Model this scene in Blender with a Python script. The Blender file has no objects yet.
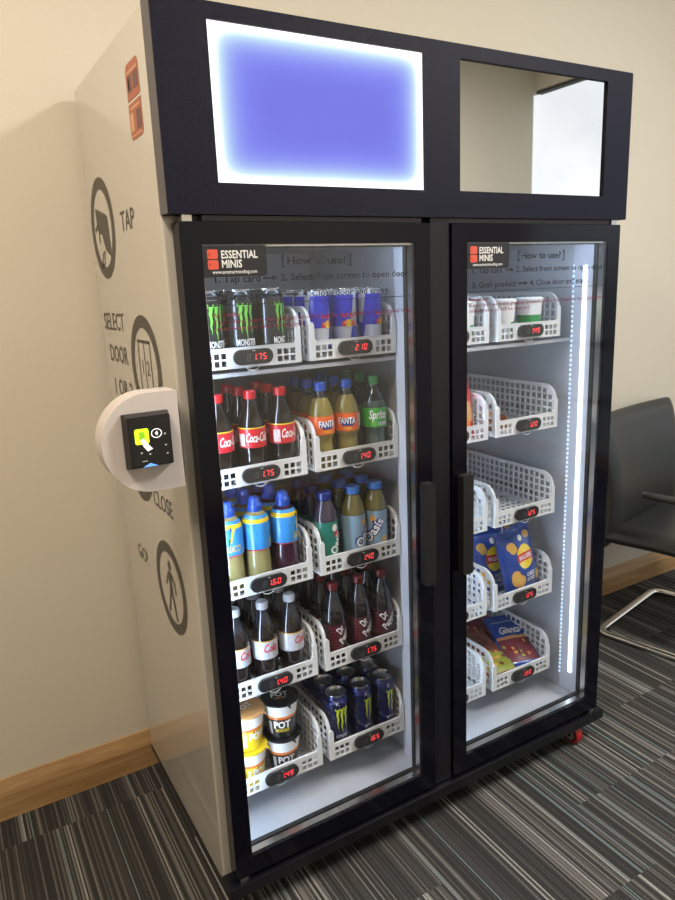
import bpy, math, random
from mathutils import Matrix, Vector
random.seed(7)
PI = math.pi
C = bpy.context.scene.collection
bpy.context.scene.view_settings.view_transform = 'Standard'
bpy.context.scene.view_settings.look = 'None'
bpy.context.scene.view_settings.gamma = 1
bpy.context.scene.view_settings.use_curve_mapping = False
bpy.context.scene.view_settings.exposure = 0.0

# ------------------------------------------------------------------ materials
def newmat(name):
    m = bpy.data.materials.new(name); m.use_nodes = True
    nt = m.node_tree
    return m, nt, nt.nodes['Principled BSDF']
def mat(name, col, rough=.5, metal=0, coat=0, bump=0, bscale=200, var=0, spec=.5, emit=0, trans=0):
    m, nt, b = newmat(name)
    b.inputs['Base Color'].default_value = (*col, 1)
    b.inputs['Roughness'].default_value = rough
    b.inputs['Metallic'].default_value = metal
    b.inputs['Coat Weight'].default_value = coat
    b.inputs['Coat Roughness'].default_value = .05
    b.inputs['Specular IOR Level'].default_value = spec
    b.inputs['Transmission Weight'].default_value = trans
    if emit:
        b.inputs['Emission Color'].default_value = (*col, 1)
        b.inputs['Emission Strength'].default_value = emit
    tc = nt.nodes.new('ShaderNodeTexCoord')
    n = nt.nodes.new('ShaderNodeTexNoise'); n.inputs['Scale'].default_value = bscale
    nt.links.new(tc.outputs['Object'], n.inputs['Vector'])
    if bump:
        bp = nt.nodes.new('ShaderNodeBump'); bp.inputs['Strength'].default_value = bump
        bp.inputs['Distance'].default_value = .002
        nt.links.new(n.outputs['Fac'], bp.inputs['Height']); nt.links.new(bp.outputs['Normal'], b.inputs['Normal'])
    if var:
        mx = nt.nodes.new('ShaderNodeMix'); mx.data_type = 'RGBA'
        mx.inputs[6].default_value = (*[c*(1-var) for c in col], 1)
        mx.inputs[7].default_value = (*[min(1, c*(1+var)) for c in col], 1)
        nt.links.new(n.outputs['Fac'], mx.inputs[0]); nt.links.new(mx.outputs[2], b.inputs['Base Color'])
    return m
def lin(r, g, b):
    f = lambda c: (c/255/12.92) if c/255 <= .04045 else ((c/255+.055)/1.055)**2.4
    return (f(r), f(g), f(b))
M = {}
M['wall'] = mat('wall_paint', (.66, .615, .53), .85, bump=.08, bscale=90, var=.015)
M['ceiling'] = mat('ceiling_paint', (.78, .74, .66), .9, var=.01)
M['body'] = mat('white_body_paint', (.56, .535, .495), .20, coat=1, var=.01, bscale=3)
M['header'] = mat('black_powder_coat', (.005, .005, .017), .42, bump=.5, bscale=700, spec=.17)  # slight blue puts the lit screen's flare into the colour
M['header_sheen_rail'] = mat('grey_header_sheen_and_rail', (.085, .08, .095), .4, bump=.3, bscale=700)  # wall reflection on header sides put into this grey; rail is plain grey
M['frame'] = mat('gloss_black_frame', (.003, .003, .008), .10, spec=.25, var=.1, bscale=20)
M['mullion'] = mat('satin_black', (.004, .004, .009), .32, bump=.1, bscale=500)
M['base'] = mat('black_base_paint', (.006, .006, .009), .3, var=.1)
M['liner'] = mat('grey_liner', (.47, .49, .54), .5, var=.02, bscale=4)
M['liner_w'] = mat('white_pillar', (.55, .57, .64), .4, var=.02, bscale=4)
M['steel'] = mat('brushed_steel', (.62, .61, .60), .25, metal=1, bump=.1, bscale=300)
M['chrome'] = mat('chrome', (.90, .89, .86), .18, metal=1, var=.03)
M['hub'] = mat('grey_hub_metal', (.42, .42, .43), .35, metal=.3, var=.1)
M['rubber'] = mat('black_rubber', (.008, .008, .009), .6, var=.1)
M['handle'] = mat('grey_handle_plastic', (.010, .010, .011), .45, bump=.1, bscale=500)
M['basket'] = mat('white_basket_plastic', (.76, .77, .78), .4, var=.02, bscale=60)
M['pill'] = mat('display_housing', (.018, .018, .02), .3, var=.1)
M['seg_on'] = mat('display_digit_red', (1, .05, .06), .5, emit=1.7)
M['seg_off'] = mat('display_digit_off', (.16, .16, .16), .5, var=.05)
M['dot'] = mat('display_dot', (.6, .6, .6), .5, var=.05)
M['grey_ink'] = mat('grey_vinyl', (.068, .060, .050), .45, var=.05)
M['black_ink'] = mat('black_ink', (.02, .02, .03), .6, var=.05)
M['red_ink'] = mat('red_ink', (.20, .02, .045), .6, var=.05)
M['logo_dark'] = mat('logo_sticker_black', (.014, .014, .02), .5, var=.05)
M['logo_red'] = mat('logo_red', (.72, .10, .06), .5, var=.05)
M['white'] = mat('white_print', (.85, .85, .85), .5, var=.02)
M['orange_label'] = mat('orange_sticker', (.42, .13, .075), .5, var=.06, bscale=60)
M['orange_dark'] = mat('orange_sticker_ink', (.16, .07, .07), .5, var=.1)
M['orange_light'] = mat('orange_sticker_light', (.66, .36, .2), .5, var=.1)
M['reader_shell'] = mat('reader_shell_plastic', (.62, .57, .56), .4, var=.01)
M['reader_black'] = mat('reader_black', (.010, .010, .012), .2, var=.1)
M['green_lit'] = mat('reader_green', (.62, 1, .02), .5, emit=1.0)
M['green_dim'] = mat('reader_green_dim', (.25, .55, .02), .5, emit=.5)
M['white_lit'] = mat('reader_white', (1, 1, 1), .5, emit=.9)
M['blue_lit'] = mat('reader_blue', (.12, .35, 1), .5, emit=.9)
M['led'] = mat('led_white', (.64, .80, 1), .5, emit=46)
M['top_fill'] = mat('top_fill_white', (.66, .80, 1), .5, emit=36)
M['led_bar'] = mat('led_bar_white', (.80, .90, 1), .5, emit=3.5)
M['glow_dot'] = mat('glow_dot_white', (.62, .80, 1), .5, emit=1.0)
M['leather'] = mat('black_leather', (.013, .0135, .015), .36, bump=.25, bscale=250, spec=.6)
M['arm'] = mat('black_armrest', (.02, .02, .02), .5, bump=.1)
M['red_wheel'] = mat('red_caster', (.40, .02, .02), .3, var=.1)
M['frame_grey'] = mat('window_frame_grey', (.07, .07, .075), .5, var=.02)
M['frame_white'] = mat('window_frame_white', (.6, .6, .58), .5, var=.02)
# product colours
P = lambda n, rgb, r=.25, **k: M.setdefault(n, mat(n, lin(*rgb), r, coat=k.pop('coat', .6), var=.04, bscale=30, **k))
P('cola', (22, 12, 12), .12); P('dcola', (26, 18, 18), .12); P('fanta', (132, 118, 58), .18); P('sprite', (62, 84, 82), .14)
P('luc_yellow', (150, 140, 92), .2); P('luc_purple', (56, 22, 44), .15); P('oasis_l', (108, 100, 58), .18)
P('oasis_dark', (60, 52, 66), .18); P('clear', (30, 34, 42), .10); P('drp', (24, 18, 24), .12)
for n, c in dict(red=(205, 25, 40), blue=(40, 90, 200), green=(40, 140, 70), silver=(190, 192, 200), darkred=(120, 20, 30),
                 orange=(235, 105, 40), yellow=(235, 205, 40), limeg=(110, 185, 70), lgreen=(60, 165, 60), skyblue=(60, 150, 225),
                 navy=(28, 44, 130), paleblue=(135, 165, 190), teal=(40, 120, 105), maroon=(66, 16, 32), pwhite=(232, 232, 232),
                 black=(16, 16, 20), charcoal=(46, 46, 52), tan=(200, 150, 95), flame=(225, 120, 45), capblue=(70, 125, 205), gold=(215, 170, 80),
                 darkblue=(24, 30, 78), rbblue=(32, 42, 180), yellowgreen=(190, 205, 40), brown=(120, 60, 35), crisp=(215, 165, 90),
                 bagblue=(28, 66, 150), candyred=(112, 44, 54), peach=(215, 140, 85), greyp=(120, 122, 128), candygreen=(150, 160, 60)).items():
    P(n, c, .3, coat=.4)
M['alu'] = mat('can_lid_metal', (.7, .7, .72), .25, metal=1, var=.05)
M['can_blue'] = mat('can_blue_metallic', lin(28, 36, 96), .25, metal=.6, coat=.5, bump=.2, bscale=120)
M['can_black'] = mat('can_black_metallic', lin(40, 44, 48), .25, metal=.4, coat=.6, var=.05)

def carpet():
    m, nt, b = newmat('striped_carpet'); N = nt.nodes.new; L = nt.links.new
    tc = N('ShaderNodeTexCoord'); sp = N('ShaderNodeSeparateXYZ'); L(tc.outputs['Object'], sp.inputs[0])
    def mth(op, a, bb=None, c=None):
        n = N('ShaderNodeMath'); n.operation = op
        for i, v in enumerate((a, bb, c)):
            if v is None: continue
            if isinstance(v, (int, float)): n.inputs[i].default_value = v
            else: L(v, n.inputs[i])
        return n.outputs[0]
    X, Y = sp.outputs[0], sp.outputs[1]
    xi = mth('FLOOR', mth('MULTIPLY', X, 2.0))
    par = mth('MULTIPLY', mth('MODULO', mth('ADD', xi, 100), 2), .5)
    yi = mth('FLOOR', mth('ADD', mth('MULTIPLY', Y, 2.0), mth('ADD', par, .35)))
    tid = mth('ADD', mth('MULTIPLY', xi, 7.31), mth('MULTIPLY', yi, 3.77))
    wt = N('ShaderNodeTexWhiteNoise'); wt.noise_dimensions = '1D'; L(tid, wt.inputs['W'])
    u = mth('ADD', X, mth('MULTIPLY', wt.outputs[0], 40))
    def stripe(w, seed):
        n = N('ShaderNodeTexWhiteNoise'); n.noise_dimensions = '1D'
        L(mth('ADD', mth('FLOOR', mth('DIVIDE', u, w)), seed), n.inputs['W']); return n.outputs[0]
    def ramp(fac, stops):
        r = N('ShaderNodeValToRGB'); r.color_ramp.interpolation = 'CONSTANT'
        e = r.color_ramp.elements
        e[0].position, e[0].color = stops[0][0], (*stops[0][1], 1)
        e[1].position, e[1].color = stops[1][0], (*stops[1][1], 1)
        for p, c in stops[2:]:
            x = e.new(p); x.color = (*c, 1)
        L(fac, r.inputs[0]); return r.outputs[0]
    fine = ramp(stripe(.0042, 3), [(0, (.034, .033, .033)), (.40, (.075, .072, .070)), (.64, (.15, .143, .138)), (.88, (.13, .17, .175)), (.925, (.27, .27, .255)), (.965, (.045, .04, .036))])
    plain = ramp(stripe(.0042, 91), [(0, (.031, .030, .030)), (.5, (.050, .048, .047)), (.86, (.105, .10, .097)), (.97, (.12, .155, .158))])
    sel = mth('GREATER_THAN', stripe(.045, 17), .55)
    mx = N('ShaderNodeMix'); mx.data_type = 'RGBA'; L(sel, mx.inputs[0]); L(fine, mx.inputs[6]); L(plain, mx.inputs[7])
    nz = N('ShaderNodeTexNoise'); nz.inputs['Scale'].default_value = 420; L(tc.outputs['Object'], nz.inputs['Vector'])
    mr = N('ShaderNodeMapRange'); mr.inputs[1].default_value = .3; mr.inputs[2].default_value = .7; mr.inputs[3].default_value = .5; mr.inputs[4].default_value = 1.6
    L(nz.outputs['Fac'], mr.inputs[0])
    mul = N('ShaderNodeMix'); mul.data_type = 'RGBA'; mul.blend_type = 'MULTIPLY'; mul.inputs[0].default_value = 1
    L(mx.outputs[2], mul.inputs[6]); L(mr.outputs[0], mul.inputs[7]); L(mul.outputs[2], b.inputs['Base Color'])
    bp = N('ShaderNodeBump'); bp.inputs['Strength'].default_value = .5; bp.inputs['Distance'].default_value = .003
    L(nz.outputs['Fac'], bp.inputs['Height']); L(bp.outputs['Normal'], b.inputs['Normal'])
    b.inputs['Roughness'].default_value = .95; b.inputs['Specular IOR Level'].default_value = .15
    return m
M['carpet'] = carpet()
def wood():
    m, nt, b = newmat('oak_wood'); N = nt.nodes.new; L = nt.links.new
    tc = N('ShaderNodeTexCoord'); mp = N('ShaderNodeMapping'); mp.inputs['Scale'].default_value = (1.2, 12, 14)
    n = N('ShaderNodeTexNoise'); n.inputs['Scale'].default_value = 3; n.inputs['Detail'].default_value = 6; n.inputs['Distortion'].default_value = 1.2
    r = N('ShaderNodeValToRGB'); r.color_ramp.elements[0].color = (.33, .19, .08, 1); r.color_ramp.elements[1].color = (.50, .32, .16, 1)
    r.color_ramp.elements[0].position = .3; r.color_ramp.elements[1].position = .7
    L(tc.outputs['Object'], mp.inputs[0]); L(mp.outputs[0], n.inputs['Vector']); L(n.outputs['Fac'], r.inputs[0]); L(r.outputs[0], b.inputs['Base Color'])
    b.inputs['Roughness'].default_value = .4; return m
M['wood'] = wood()
def glass(name, ior, tint=(1, 1, 1)):
    m = bpy.data.materials.new(name); m.use_nodes = True; nt = m.node_tree; nt.nodes.clear(); N = nt.nodes.new; L = nt.links.new
    o = N('ShaderNodeOutputMaterial'); mx = N('ShaderNodeMixShader'); t = N('ShaderNodeBsdfTransparent'); g = N('ShaderNodeBsdfGlossy')
    g.inputs['Roughness'].default_value = 0.0; f = N('ShaderNodeFresnel'); f.inputs['IOR'].default_value = ior
    t.inputs['Color'].default_value = (*tint, 1)
    ge = N('ShaderNodeNewGeometry'); iv = N('ShaderNodeMath'); iv.operation = 'SUBTRACT'; iv.inputs[0].default_value = 1; L(ge.outputs['Backfacing'], iv.inputs[1])
    fm = N('ShaderNodeMath'); fm.operation = 'MULTIPLY'; L(f.outputs[0], fm.inputs[0]); L(iv.outputs[0], fm.inputs[1])
    L(fm.outputs[0], mx.inputs[0]); L(t.outputs[0], mx.inputs[1]); L(g.outputs[0], mx.inputs[2]); L(mx.outputs[0], o.inputs[0]); return m
M['glass'] = glass('door_glass', 1.72, (.98, .985, .99))
M['film'] = glass('clear_film', 1.2, (.90, .90, .91))
M['pane'] = glass('window_glass', 1.3)
def mirror():
    m, nt, b = newmat('dark_mirror_screen'); b.inputs['Base Color'].default_value = (.88, .87, .86, 1)
    b.inputs['Metallic'].default_value = 1; b.inputs['Roughness'].default_value = .015; return m
M['mirror'] = mirror()
def lit_screen():
    m, nt, b = newmat('lit_blue_screen'); N = nt.nodes.new; L = nt.links.new
    tc = N('ShaderNodeTexCoord'); sp = N('ShaderNodeSeparateXYZ'); L(tc.outputs['Generated'], sp.inputs[0])
    def mth(op, a, bb=None):
        n = N('ShaderNodeMath'); n.operation = op
        for i, v in enumerate((a, bb)):
            if v is None: continue
            if isinstance(v, (int, float)): n.inputs[i].default_value = v
            else: L(v, n.inputs[i])
        return n.outputs[0]
    def edge(s, k):   # distance to nearest border in metres
        return mth('MULTIPLY', mth('SUBTRACT', .5, mth('ABSOLUTE', mth('SUBTRACT', s, .5))), k)
    dx, dz = edge(sp.outputs[0], .497), edge(sp.outputs[2], .285)
    ea, eb_ = mth('EXPONENT', mth('MULTIPLY', dx, -31)), mth('EXPONENT', mth('MULTIPLY', dz, -35))
    e = mth('SQRT', mth('ADD', mth('MULTIPLY', ea, ea), mth('MULTIPLY', eb_, eb_)))
    nz = N('ShaderNodeTexNoise'); nz.inputs['Scale'].default_value = 3; L(tc.outputs['Generated'], nz.inputs['Vector'])
    e = mth('ADD', e, mth('MULTIPLY', mth('SUBTRACT', nz.outputs['Fac'], .5), .06))
    r = N('ShaderNodeValToRGB'); el = r.color_ramp.elements
    el[0].position = .03; el[0].color = (.165, .175, .77, 1); el[1].position = .80; el[1].color = (1.0, 1.0, 1.0, 1)
    for p_, c_ in ((.10, (.19, .21, .85)), (.20, (.25, .30, .90)), (.33, (.36, .47, .93)), (.48, (.55, .75, .96)), (.62, (.80, .96, .99))):
        x_ = el.new(p_); x_.color = (*c_, 1)
    L(e, r.inputs[0]); b.inputs['Base Color'].default_value = (.02, .02, .02, 1)
    L(r.outputs[0], b.inputs['Emission Color'])
    mr = N('ShaderNodeMapRange'); mr.inputs[1].default_value = .5; mr.inputs[2].default_value = .9; mr.inputs[3].default_value = 1.0; mr.inputs[4].default_value = 1.5
    L(e, mr.inputs[0]); L(mr.outputs[0], b.inputs['Emission Strength']); b.inputs['Roughness'].default_value = .2
    b.inputs['Specular IOR Level'].default_value = .2
    return m
M['screen'] = lit_screen()

# ------------------------------------------------------------------ geometry
class G:
    def __init__(s): s.v = []; s.f = []; s.m = []; s.mats = []
    def mi(s, m):
        if m not in s.mats: s.mats.append(m)
        return s.mats.index(m)
    def add(s, v, f, m, fn=None):
        o = len(s.v); k = s.mi(m)
        s.v += [tuple(fn(*p)) if fn else tuple(p) for p in v]
        s.f += [tuple(i+o for i in q) for q in f]; s.m += [k]*len(f)
    def box(s, a, b, m, fn=None):
        x0, y0, z0 = a; x1, y1, z1 = b
        v = [(x, y, z) for z in (z0, z1) for y in (y0, y1) for x in (x0, x1)]
        s.add(v, [(0, 2, 3, 1), (4, 5, 7, 6), (0, 1, 5, 4), (2, 6, 7, 3), (0, 4, 6, 2), (1, 3, 7, 5)], m, fn)
    def lathe(s, prof, mats, seg=28, off=(0, 0, 0)):
        # prof: list (r,z); mats: one name or a list per ring
        o = len(s.v); n = len(prof)
        for r, z in prof:
            for i in range(seg):
                a = 2*PI*i/seg; s.v.append((off[0]+r*math.cos(a), off[1]+r*math.sin(a), off[2]+z))
        for j in range(n-1):
            k = s.mi(mats if isinstance(mats, str) else mats[j])
            for i in range(seg):
                i2 = (i+1) % seg
                s.f.append((o+j*seg+i, o+j*seg+i2, o+(j+1)*seg+i2, o+(j+1)*seg+i)); s.m.append(k)
    def build(s, name, parent=None, smooth=False, bevel=0, auto=None):
        me = bpy.data.meshes.new(name); me.from_pydata(s.v, [], s.f)
        for m in s.mats: me.materials.append(M[m])
        for p, k in zip(me.polygons, s.m): p.material_index = k; p.use_smooth = smooth
        if auto is not None:
            for p in me.polygons: p.use_smooth = True
            me.set_sharp_from_angle(angle=math.radians(auto))
        me.update()
        o = bpy.data.objects.new(name, me); C.objects.link(o)
        if parent: o.parent = parent
        if bevel:
            b = o.modifiers.new('bevel', 'BEVEL'); b.width = bevel; b.segments = 2; b.limit_method = 'ANGLE'
        return o
def curve_mesh(cd):
    o = bpy.data.objects.new('tmp', cd); C.objects.link(o)
    bpy.context.view_layer.update()
    me = o.to_mesh(); v = [tuple(x.co) for x in me.vertices]; f = [tuple(p.vertices) for p in me.polygons]
    o.to_mesh_clear(); bpy.data.objects.remove(o); bpy.data.curves.remove(cd)
    return v, f
def plate(outer, holes=(), t=.004):
    cd = bpy.data.curves.new('tmp', 'CURVE'); cd.dimensions = '2D'; cd.fill_mode = 'BOTH'; cd.extrude = t/2
    for lp in [outer]+list(holes):
        sp = cd.splines.new('POLY'); sp.points.add(len(lp)-1)
        for p, q in zip(sp.points, lp): p.co = (q[0], q[1], 0, 1)
        sp.use_cyclic_u = True
    return curve_mesh(cd)
def rect(x0, y0, x1, y1): return [(x0, y0), (x1, y0), (x1, y1), (x0, y1)]
def rrect(x0, y0, x1, y1, r, n=5, corners=(1, 1, 1, 1)):
    out = []
    for k, (cx, cy, a) in enumerate(((x1-r, y0+r, -PI/2), (x1-r, y1-r, 0), (x0+r, y1-r, PI/2), (x0+r, y0+r, PI))):
        if corners[k]:
            out += [(cx+r*math.cos(a+PI/2*i/n), cy+r*math.sin(a+PI/2*i/n)) for i in range(n+1)]
        else: out.append([(x1, y0), (x1, y1), (x0, y1), (x0, y0)][k])
    return out
def flat(poly): return [(x, y, 0) for x, y in poly], [tuple(range(len(poly)))]
def ell(cx, cy, a, b, n=20, rot=0):
    return [(cx+a*math.cos(2*PI*i/n)*math.cos(rot)-b*math.sin(2*PI*i/n)*math.sin(rot), cy+a*math.cos(2*PI*i/n)*math.sin(rot)+b*math.sin(2*PI*i/n)*math.cos(rot)) for i in range(n)]
def disc(cx, cy, a, b, n=20, rings=3):
    v = [(cx, cy, 0)]; f = []
    for k in range(1, rings+1):
        v += [(x, y, 0) for x, y in ell(cx, cy, a*k/rings, b*k/rings, n)]
    for i in range(n): f.append((0, 1+i, 1+(i+1) % n))
    for k in range(rings-1):
        for i in range(n):
            a0 = 1+k*n; f.append((a0+i, a0+n+i, a0+n+(i+1) % n, a0+(i+1) % n))
    return v, f
def sheet(x0, y0, x1, y1, nx=6, ny=3):
    v = [(x0+(x1-x0)*i/nx, y0+(y1-y0)*j/ny, 0) for j in range(ny+1) for i in range(nx+1)]
    f = [(j*(nx+1)+i, j*(nx+1)+i+1, (j+1)*(nx+1)+i+1, (j+1)*(nx+1)+i) for j in range(ny) for i in range(nx)]
    return v, f
def ringshape(cx, cy, r0, r1, n=40):
    v = [(cx+r*math.cos(2*PI*i/n), cy+r*math.sin(2*PI*i/n), 0) for r in (r0, r1) for i in range(n)]
    return v, [(i, (i+1) % n, n+(i+1) % n, n+i) for i in range(n)]
def text(s, w=None, h=None, bold=0.0, shear=0, spacing=1, x=0, y=0, align='L', rot=0):
    """flat lettering scaled to the box w x h (either may be None), lower left at x,y"""
    cd = bpy.data.curves.new('tmp', 'FONT'); cd.body = s; cd.size = 1; cd.resolution_u = 2
    cd.offset = bold; cd.shear = shear; cd.space_character = spacing
    v, f = curve_mesh(cd)
    xs = [p[0] for p in v]; ys = [p[1] for p in v]
    W = max(xs)-min(xs); x0 = min(xs); H = CAP if h else 1
    sx = w/W if w else h/H; sy = h/H if h else sx
    out = []
    for p in v:
        a, b = (p[0]-x0)*sx, p[1]*sy
        if align == 'C': a -= W*sx/2; 
        if rot: a, b = a*math.cos(rot)-b*math.sin(rot), a*math.sin(rot)+b*math.cos(rot)
        out.append((x+a, y+b, 0))
    return out, f
CAP = 1
CAP = max(p[1] for p in text('H', None, 1)[0])

def front(x0, z0, y): return lambda u, v, w=0: (x0+u, y-w, z0+v)
def side(y0, z0, x=-.0006): return lambda u, v, w=0: (x, y0-u, z0+v)
def cyl(r, z0, ang=0, r2=None, h=1): 
    return lambda u, v, w=0: ((lambda rr, t: (rr*math.sin(t), -rr*math.cos(t), z0+v))(r if r2 is None else r+(r2-r)*v/h, u/r+ang))
def empty(name, loc, label, cat, group=None, rz=0):
    o = bpy.data.objects.new(name, None); C.objects.link(o); o.location = loc; o.rotation_euler = (0, 0, rz)
    o.empty_display_size = .05
    o['label'] = label; o['category'] = cat
    if group: o['group'] = group
    return o
def copy_tree(o, parent=None):
    c = o.copy(); C.objects.link(c)
    if parent: c.parent = parent
    for ch in list(o.children): copy_tree(ch, c)
    return c
def sweep(pts, rx, rz, m, g, n=10, up=(0, 0, 1)):
    """tube with elliptical cross section along pts"""
    pts = [Vector(p) for p in pts]; o = len(g.v); k = g.mi(m)
    for i, p in enumerate(pts):
        d = (pts[min(i+1, len(pts)-1)]-pts[max(i-1, 0)]).normalized()
        u = Vector(up)
        if abs(d.dot(u)) > .95: u = Vector((0, 1, 0))
        s = d.cross(u).normalized(); t = s.cross(d)
        for j in range(n):
            a = 2*PI*j/n; ca, sa = math.cos(a), math.sin(a)
            ca = math.copysign(abs(ca)**.6, ca); sa = math.copysign(abs(sa)**.6, sa)
            g.v.append(tuple(p+s*rx*ca+t*rz*sa))
    for i in range(len(pts)-1):
        for j in range(n):
            j2 = (j+1) % n
            g.f.append((o+i*n+j, o+i*n+j2, o+(i+1)*n+j2, o+(i+1)*n+j)); g.m.append(k)
    g.f.append(tuple(o+j for j in range(n))); g.m.append(k)
    g.f.append(tuple(o+(len(pts)-1)*n+j for j in reversed(range(n)))); g.m.append(k)
def fillet(pts, r, n=6):
    pts = [Vector(p) for p in pts]; out = [pts[0]]
    for a, b, c in zip(pts, pts[1:], pts[2:]):
        u = (a-b).normalized(); w = (c-b).normalized(); rr = min(r, (a-b).length*.49, (c-b).length*.49)
        p, q = b+u*rr, b+w*rr
        for i in range(n+1):
            t = i/n; out.append(p*(1-t)**2+b*2*t*(1-t)+q*t*t)
    out.append(pts[-1]); return out
SEG = {'0': 'abcdef', '1': 'bc', '2': 'abged', '3': 'abgcd', '4': 'fgbc', '5': 'afgcd', '6': 'afgedc', '7': 'abc', '8': 'abcdefg', '9': 'abcdfg'}
def seg7(g, ch, x, y, w, h, fn, m='seg_on', t=.0013):
    R_ = {'a': (x+t, y+h-t, x+w-t, y+h), 'g': (x+t, y+h/2-t/2, x+w-t, y+h/2+t/2), 'd': (x+t, y, x+w-t, y+t),
          'f': (x, y+h/2+t/2, x+t, y+h-t/2), 'e': (x, y+t/2, x+t, y+h/2-t/2), 'b': (x+w-t, y+h/2+t/2, x+w, y+h-t/2), 'c': (x+w-t, y+t/2, x+w, y+h/2-t/2)}
    for s in SEG[ch]: g.add(*flat(rect(*R_[s])), m, lambda u, v, z=0: fn(u+(v-y)*.12, v))

# ------------------------------------------------------------------ room
W, H, D = 1.3, 2.0125, .6833
YW, XR, YF, XL, ZC = .7158, 4.0, -2.99, -2.6, 3.12
def struct(g, name, parent=None, **k):
    o = g.build(name, parent, **k); o['kind'] = 'structure'; return o
g = G(); g.box((XL-.1, YF-.1, -.1), (XR+.1, YW+.1, 0), 'carpet'); struct(g, 'floor')
g = G(); g.box((XL-.1, YF-.1, ZC), (XR+.1, YW+.1, ZC+.1), 'ceiling'); struct(g, 'ceiling')
g = G(); g.box((XL, YW, 0), (XR, YW+.1, ZC), 'wall'); struct(g, 'wall_back')
g = G(); g.box((XL, YF-.1, 0), (XR, YF, ZC), 'wall'); struct(g, 'wall_front')
g = G(); g.box((XL-.1, YF-.1, 0), (XL, YW+.1, ZC), 'wall'); struct(g, 'wall_left')
# right wall: window band from the corner, running along Y
WY0, WY1, WZ0, WZ1 = YF, .35, .03, 2.92
g = G(); g.box((XR, YF-.1, 0), (XR+.12, YW+.1, WZ0), 'wall'); g.box((XR, YF-.1, WZ1), (XR+.12, YW+.1, ZC), 'wall')
g.box((XR, WY1, WZ0), (XR+.12, YW+.1, WZ1), 'wall'); struct(g, 'wall_right')
g = G()
g.box((XR+.03, WY0, WZ0), (XR+.09, WY1, WZ0+.05), 'frame_grey'); g.box((XR+.03, WY0, WZ1-.02), (XR+.09, WY1, WZ1), 'frame_grey')
for k in range(1, 4):
    y = WY0+(WY1-WY0)*k/3-(.05 if k == 3 else .025)
    g.box((XR+.03, y, WZ0), (XR+.09, y+.05, WZ1), 'frame_grey')
for z in (.50, .95): g.box((XR+.03, WY0, z), (XR+.09, WY1, z+.035), 'frame_grey')
wf = struct(g, 'window_1')
g = G(); g.box((XR+.055, WY0, WZ0), (XR+.06, WY1, WZ1), 'pane'); struct(g, 'window_pane', wf)
# baseboards: flat face below, wide chamfer above
def baseboard(name, p0, p1, nrm):
    pr = [(0, 0), (.02, 0), (.02, .078), (.006, .1225), (0, .1235)]
    g = G(); v = []
    for p in (p0, p1):
        for d, z in pr: v.append((p[0]+nrm[0]*d, p[1]+nrm[1]*d, z))
    n = len(pr); g.add(v, [(i, (i+1) % n, n+(i+1) % n, n+i) for i in range(n)]+[tuple(range(n)), tuple(range(n, 2*n))], 'wood'); struct(g, name)
baseboard('baseboard_back', (XL, YW), (XR, YW), (0, -1)); baseboard('baseboard_left', (XL, YF), (XL, YW-.02), (1, 0))
baseboard('baseboard_front', (XL+.02, YF), (XR, YF), (0, 1)); baseboard('baseboard_right', (XR, YF+.02), (XR, YW-.02), (-1, 0))

# ------------------------------------------------------------------ vending machine
vm = empty('vending_machine', (0, 0, 0), 'large white two-door smart vending fridge with black doors and header screens', 'vending machine')
HB = 1.6407
DT, DB = 1.6276, .119
g = G()
g.box((0, .046, .0856), (.045, D, H), 'body'); g.box((W-.045, .046, .0856), (W, D, H), 'body')
g.box((.045, .046, 1.605), (W-.045, D, H), 'body'); g.box((.045, D-.03, .0856), (W-.045, D, 1.605), 'body')
g.box((.045, .046, .0856), (W-.045, D-.03, .125), 'body')
cab = g.build('cabinet', vm, bevel=.004)
# interior liner
g = G()
for x0, x1 in ((.045, .630), (.6505, 1.255)):
    g.box((x0, .60, .125), (x1, D-.03, 1.605), 'liner'); g.box((x0, .046, .125), (x1, .60, .148), 'liner')
    g.box((x0, .046, 1.595), (x1, .60, 1.605), 'liner')
    g.box((x0, .046, .148), (x0+.004, .60, 1.595), 'liner'); g.box((x1-.012, .128, .148), (x1, .60, 1.595), 'liner')
g.box((.630, .05, .125), (.6505, D-.03, 1.605), 'liner')
liner = g.build('interior_liner', vm)
g = G(); g.box((.600, .046, .148), (.630, .128, 1.595), 'liner_w'); g.build('interior_pillar', vm, bevel=.003)
g = G(); g.box((1.243, .046, .148), (1.255, .128, 1.595), 'liner_w'); g.build('interior_pillar', vm, bevel=.003)
# LED strips, dotted row and added top fill strips
for x, d in ((.0492, 1), (.6547, 1)):
    g = G(); g.box((x, .062, .20), (x+.004, .078, 1.53), 'led'); g.build('light_strip', vm)
g = G(); g.box((1.2385, .076, .220), (1.2427, .087, 1.523), 'led_bar'); g.build('light_strip', vm)
g = G()
z = .2
while z < 1.53:
    g.box((1.2405, .1215, z), (1.2428, .1270, z+.007), 'glow_dot'); z += .0145  # row of small glowing dots along the pillar
g.box((1.2424, .1205, .19), (1.2429, .1279, 1.53), 'liner_w'); g.build('light_strip', vm)
for x0, x1 in ((.08, .58), (.69, 1.21)):
    g = G(); g.box((x0, .050, 1.5885), (x1, .058, 1.5925), 'top_fill'); g.box((x0-.01, .048, 1.5925), (x1+.01, .060, 1.595), 'liner_w'); g.build('light_strip', vm)  # added unseen strips that brighten the back wall and upper interior
# grey shelf ledge under the top row + side rails
for x0, x1 in ((.055, .599), (.660, 1.238)):
    g = G(); g.box((x0, .128, 1.3085), (x1, .56, 1.3125), 'liner'); g.box((x0, .126, 1.306), (x1, .129, 1.3155), 'liner'); g.build('shelf', vm)
for zz in (1.325, 1.052, .778, .508, .236):
    for x0, x1 in ((.60, .618), (1.225, 1.243)):
        g = G(); g.box((x0, .25, zz+.012), (x1, .595, zz+.022), 'steel'); g.build('side_rail', vm)
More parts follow.
